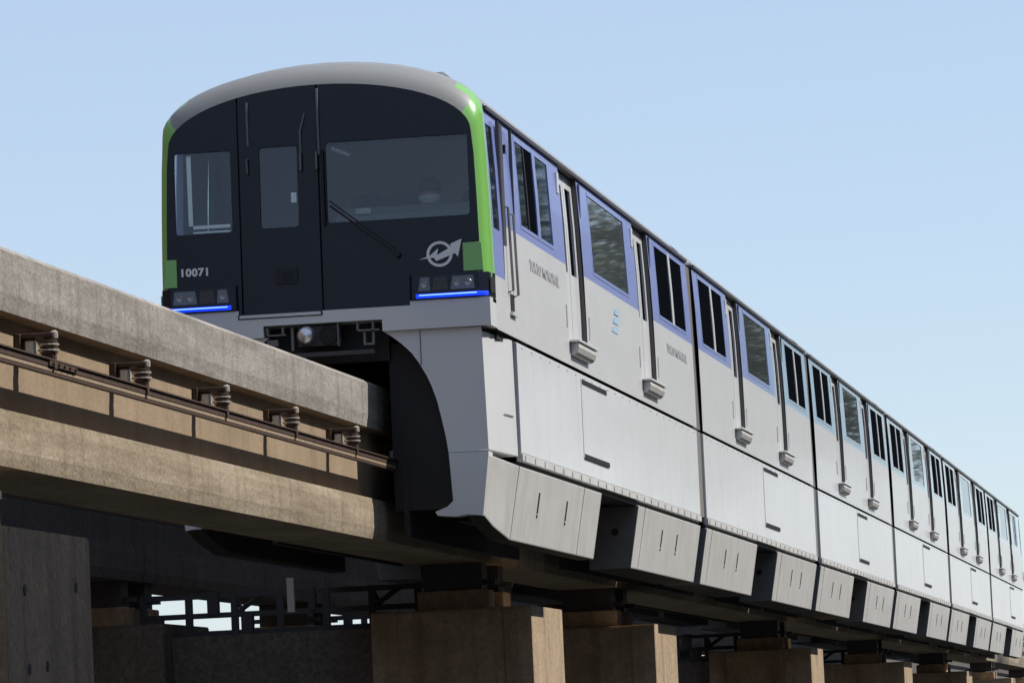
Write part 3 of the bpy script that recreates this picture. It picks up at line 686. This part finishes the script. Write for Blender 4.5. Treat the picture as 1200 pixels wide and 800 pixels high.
# lettering on the side
def side_text(t, sx, y, z, txt, size, m='greyletter'):
    mx = Matrix.Translation((sx*(prof(z)+.004), y, z)) @ Matrix.Rotation(R(90)*sx, 4, 'Z') @ Matrix.Rotation(R(90), 4, 'X') @ Matrix.Diagonal((1.35, 1, 1, 1))
    text_mesh('side_lettering', txt, size, m, t, mx, .001)['kind'] = 'stuff'
CARS = [('front car of the monorail with black face, green corners and purple blue window band', 8.55, 'band1'),
        ('second monorail car, its window band fading from purple to sky blue', 23.7, 'band2'),
        ('third monorail car from the front with pale sky blue window band', 38.9, 'band3'),
        ('fourth monorail car from the front with pale mint window band', 54.1, 'band4'),
        ('fifth monorail car from the front, last but one', 69.3, 'band5'),
        ('rearmost monorail car at the far right end of the train', 84.5, 'band6')]
cars = []
for i, (l, yc, bd) in enumerate(CARS):
    lead = i in (0, 5)
    t, y0, y1 = make_car(l, yc, lead, bd, -1 if i == 5 else 1, math.pi if i == 5 else 0)
    cars.append(t)
    if lead: nose(t, y0, 1, '10071' if i == 0 else '10076', detail=(i == 0))
t = cars[0]
side_text(t, 1, -5.05, 1.20, 'TOKYO MONORAIL', .15)
side_text(t, 1, 5.6, 1.20, 'TOKYO MONORAIL', .15)
b = MB()
for k in range(3):
    z = 1.02+k*.10; b.add([(1.504, -.25+k*.12, z), (1.504, .25+k*.05, z), (1.504, .35+k*.05, z+.07), (1.504, -.1+k*.12, z+.07)], [(0, 1, 2, 3)])
b.build('bird_mark', 'palemark', t)
# cab door on the side: seams, rails, step pocket
y0 = -8.55
cdm = MB()
for yy in (y0+.95, y0+1.72): cdm.box(1.47, prof(1.5)+.008, yy-.012, yy+.012, .62, 2.38)
cdo = cdm.build('cab_door', 'gutter', t)
b = MB(); b.box(prof(1.9)-.003, prof(1.9)+.024, y0+.97, y0+1.13, 1.25, 2.36); b.build('door_edge_channel', 'gutter', cdo)
for yy, z0, z1 in ((y0+1.12, .82, 1.62), (y0+1.42, .80, 1.58)):
    b = MB(); b.tube([(1.49, yy, z0), (1.545, yy, z0+.02), (1.53, yy, z1-.02), (1.47, yy, z1)], .013, 8); b.build('handrail', 'undergrey', cdo, smooth=True)
b = MB(); b.box(1.49, 1.506, y0+1.2, y0+1.42, .66, .82); b.build('step_pocket', 'black', cdo)
b = MB(); b.box(1.495, 1.53, y0+1.15, y0+1.47, .62, .65); b.build('pocket_step', 'silver', cdo)
b = MB(); b.box(1.455, 1.50, y0+1.30, y0+1.36, 2.12, 2.2); b.build('door_lock', 'mask', cdo)
# ------------------------------------------------------------------ the driver
def driver(x, y):
    V = [(0, 0, .0, .15), (0, .03, .22, .135), (0, .02, .42, .15), (0, 0, .52, .075), (0, -.015, .60, .06), (0, -.03, .70, .092), (0, -.03, .79, .088),
         (.19, .02, .46, .07), (.25, -.02, .24, .05), (.20, -.27, .20, .038), (.18, -.36, .20, .034),
         (-.19, .02, .46, .07), (-.25, -.02, .24, .05), (-.20, -.27, .20, .038), (-.18, -.36, .20, .034),
         (.10, -.05, -.02, .10), (.12, -.45, .02, .075), (.12, -.46, -.30, .05), (.12, -.56, -.33, .04),
         (-.10, -.05, -.02, .10), (-.12, -.45, .02, .075), (-.12, -.46, -.30, .05), (-.12, -.56, -.33, .04)]
    E_ = [(0, 1), (1, 2), (2, 3), (3, 4), (4, 5), (5, 6), (2, 7), (7, 8), (8, 9), (9, 10), (2, 11), (11, 12), (12, 13), (13, 14), (0, 15), (15, 16), (16, 17), (17, 18), (0, 19), (19, 20), (20, 21), (21, 22)]
    me = bpy.data.meshes.new('person'); me.from_pydata([v[:3] for v in V], E_, [])
    m = bpy.data.materials.new('driver_body'); m.use_nodes = True; tt = m.node_tree
    tc = tt.nodes.new('ShaderNodeTexCoord'); sp = tt.nodes.new('ShaderNodeSeparateXYZ'); tt.links.new(tc.outputs['Object'], sp.inputs[0])
    gt = tt.nodes.new('ShaderNodeMath'); gt.operation = 'GREATER_THAN'; gt.inputs[1].default_value = .555; tt.links.new(sp.outputs[2], gt.inputs[0])
    mx = tt.nodes.new('ShaderNodeMix'); mx.data_type = 'RGBA'; mx.inputs[6].default_value = (.02, .024, .04, 1); mx.inputs[7].default_value = (.42, .26, .19, 1)
    tt.links.new(gt.outputs[0], mx.inputs[0]); tt.links.new(mx.outputs[2], tt.nodes['Principled BSDF'].inputs['Base Color']); tt.nodes['Principled BSDF'].inputs['Roughness'].default_value = .75
    me.materials.append(m)
    o = bpy.data.objects.new('person', me); C.objects.link(o); o.location = (x, y, 1.02)
    sk = o.modifiers.new('skin', 'SKIN')
    for i, v in enumerate(V): me.skin_vertices[0].data[i].radius = (v[3], v[3])
    me.skin_vertices[0].data[0].use_root = True
    o.modifiers.new('sub', 'SUBSURF').render_levels = 2
    tag(o, 'person in dark uniform and white face mask seated behind the right windscreen', 'person')
    b = MB(); b.lathe((0, -.02, .74), [(.098, -.01), (.108, .03), (.10, .08), (.07, .115), (.01, .13)], 16); b.build('hair', 'hair', o, smooth=True)
    b = MB(); secs = []
    for z, r0 in ((.625, .075), (.66, .10), (.70, .104)):
        secs.append([(math.sin(a)*r0, -.03-math.cos(a)*r0*1.06, z) for a in [R(-75+150*k/8) for k in range(9)]])
    b.v = [p for s_ in secs for p in s_]
    for i in range(2):
        for k in range(8): b.f.append((i*9+k, i*9+k+1, i*9+10+k, i*9+9+k)); b.m.append(0)
    b.build('face_mask', 'mask_white', o, smooth=True)
    b = MB(); b.box(-.24, .24, -.3, .2, -.18, -.11); 
    return o
driver(.86, .86)
s_ = empty('driver_seat', (.86, 1.0, .6)); tag(s_, 'dark padded driver seat inside the cab', 'seat')
b = MB(); b.extX(rounded(-.28, .24, .24, .32, .03), -.24, .24); b.build('seat_cushion', 'seat', s_, smooth=True)
b = MB(); b.extX([(.16, .32), (.24, .32), (.30, .92), (.22, .92)], -.2, .2); b.build('seat_backrest', 'seat', s_, bevel=.02)
b = MB(); b.lathe((0, 0, 0), [(.2, 0), (.2, .02), (.05, .04), (.05, .24)], 14); b.build('seat_pedestal', 'steel', s_)
# ------------------------------------------------------------------ out of view: added blocks that cut skylight; tan blocks and trees for reflections
def building(x0, x1, y0, y1, z1, wm, label, nx, nz):
    t = empty('building', ((x0+x1)/2, (y0+y1)/2, -5)); X, Y, Z = (x1-x0)/2, (y1-y0)/2, z1+5
    b = MB(); b.box(-X, X, -Y, Y, 0, Z); b.build('wall', wm, t)
    b = MB(); b.box(-X-.15, X+.15, -Y-.15, Y+.15, Z, Z+.3); b.build('roof', 'greywall', t)
    for i in range(nx):
        for k in range(nz):
            yy = -Y+(i+.5)*2*Y/nx; zz = 1.2+k*3.2
            if zz+1.6 > Z: continue
            b = MB(); b.box(-X-.04, -X+.02, yy-.7, yy+.7, zz, zz+1.5); wn = b.build('window', 'winfar', t)
            b = MB(); b.box(-X-.09, -X, yy-.8, yy+.8, zz-.12, zz-.01); b.build('sill', 'greywall', wn)
    tag(t, label, 'building', 'buildings on the bank to the right')
    return t
zr = -2.02+(10.3-.85)*math.tan(SUN_EL)/math.cos(SUN_BEHIND)
building(10.3, 20, -38, -10.3, zr, 'greywall', 'grey two storey shed added out of view on the right to shade the leftmost pier', 8, 3)  # added shed, out of view, sized so its shadow covers the leftmost pier
building(24, 40, -8, 44, 17, 'darkbrick', 'unseen brown brick block added right of the front of the train to cut skylight', 12, 4)  # added unseen, here and next line, to cut skylight from the right
building(24, 40, 47, 96, 15, 'darkbrick', 'unseen brown brick block added right of the rear of the train to cut skylight', 12, 4)
building(-40, -19, -64, -8, 17, 'darkbrick', 'unseen brown brick block added on the left nearer the camera to cut skylight', 12, 6)  # added unseen pair on the left, keeps skylight from under the train
building(-40, -19, -4, 46, 15, 'darkbrick', 'unseen brown brick block added on the left level with the train to cut skylight', 12, 6)
building(-24, 6, -96, -76, 9, 'darkbrick', 'unseen dark brick block added behind the camera to cut skylight', 6, 8)  # added unseen pair behind the camera, cuts skylight on front faces
building(9, 40, -92, -74, 7.5, 'greywall', 'unseen grey block added behind the camera to cut skylight', 6, 7)
building(30, 52, 300, 372, 9.2, 'tanwall', 'tan waterside block far off to the right, nearest of three', 12, 4)
building(44, 70, 390, 470, 12.5, 'tanwall', 'taller tan waterside block far off to the right', 12, 5)
building(60, 90, 490, 640, 15, 'tanwall', 'longest tan waterside block far off to the right', 16, 6)
def make_tree(seed, h):
    rn = random.Random(seed); t = empty('broadleaf_tree', (0, 0, -5))
    b = MB(); b.loft([[(math.cos(a)*r+dx, math.sin(a)*r, z) for a in [k*math.pi/4 for k in range(8)]] for r, z, dx in ((.5, -.3, 0), (.36, 2, .05), (.28, h*.4, .1), (.12, h*.75, -.1), (.04, h*.93, 0))])
    tips = []
    for k in range(16):
        a = rn.random()*6.28; z0 = h*(.56+.28*rn.random()); l = 3.6*(1-.5*z0/h)+rn.random()
        e = (math.cos(a)*l, math.sin(a)*l, z0+l*.55); b.tube([(0, 0, z0), tuple(c*.5+(z0*.5 if i == 2 else 0) for i, c in enumerate(e)), e], .07, 5); tips += [e, (e[0]*.55, e[1]*.55, (z0+e[2])/2+.3)]
    b.build('trunk', 'bark', t)
    b = MB(); tips += [(0, 0, h*.9), (.6, .3, h*.8), (-.5, -.6, h*.7)]
    for c in tips:
        for q in range(300):
            d = Vector((rn.gauss(0, 1), rn.gauss(0, 1), rn.gauss(0, .8)))*.85; p = Vector(c)+d; n_ = Vector((rn.gauss(0, 1), rn.gauss(0, 1), rn.gauss(0, 1))).normalized()
            u = n_.orthogonal().normalized(); v = n_.cross(u); z = .06+.09*rn.random()
            b.add([p-u*z, p+v*z*.6, p+u*z, p-v*z*.6], [(0, 1, 2, 3)])
    b.build('crown', 'leaf', t, fix=False); return t
ta, tb = make_tree(1, 24), make_tree(2, 21)
for k in range(9):
    src = (ta, tb)[k % 2]; o = src if k < 2 else copy_tree(src)
    o.location = (16.5+3*math.sin(k*2.1), 104+k*11.5, -5); o.rotation_euler[2] = k*1.3; o.scale = (1, 1, 1+.06*math.sin(k*1.7))
    tag(o, 'tall leafy tree on the right bank beyond the train, %s along the row' % ordw[k], 'tree', 'row of trees on the right bank')
bpy.context.view_layer.update()
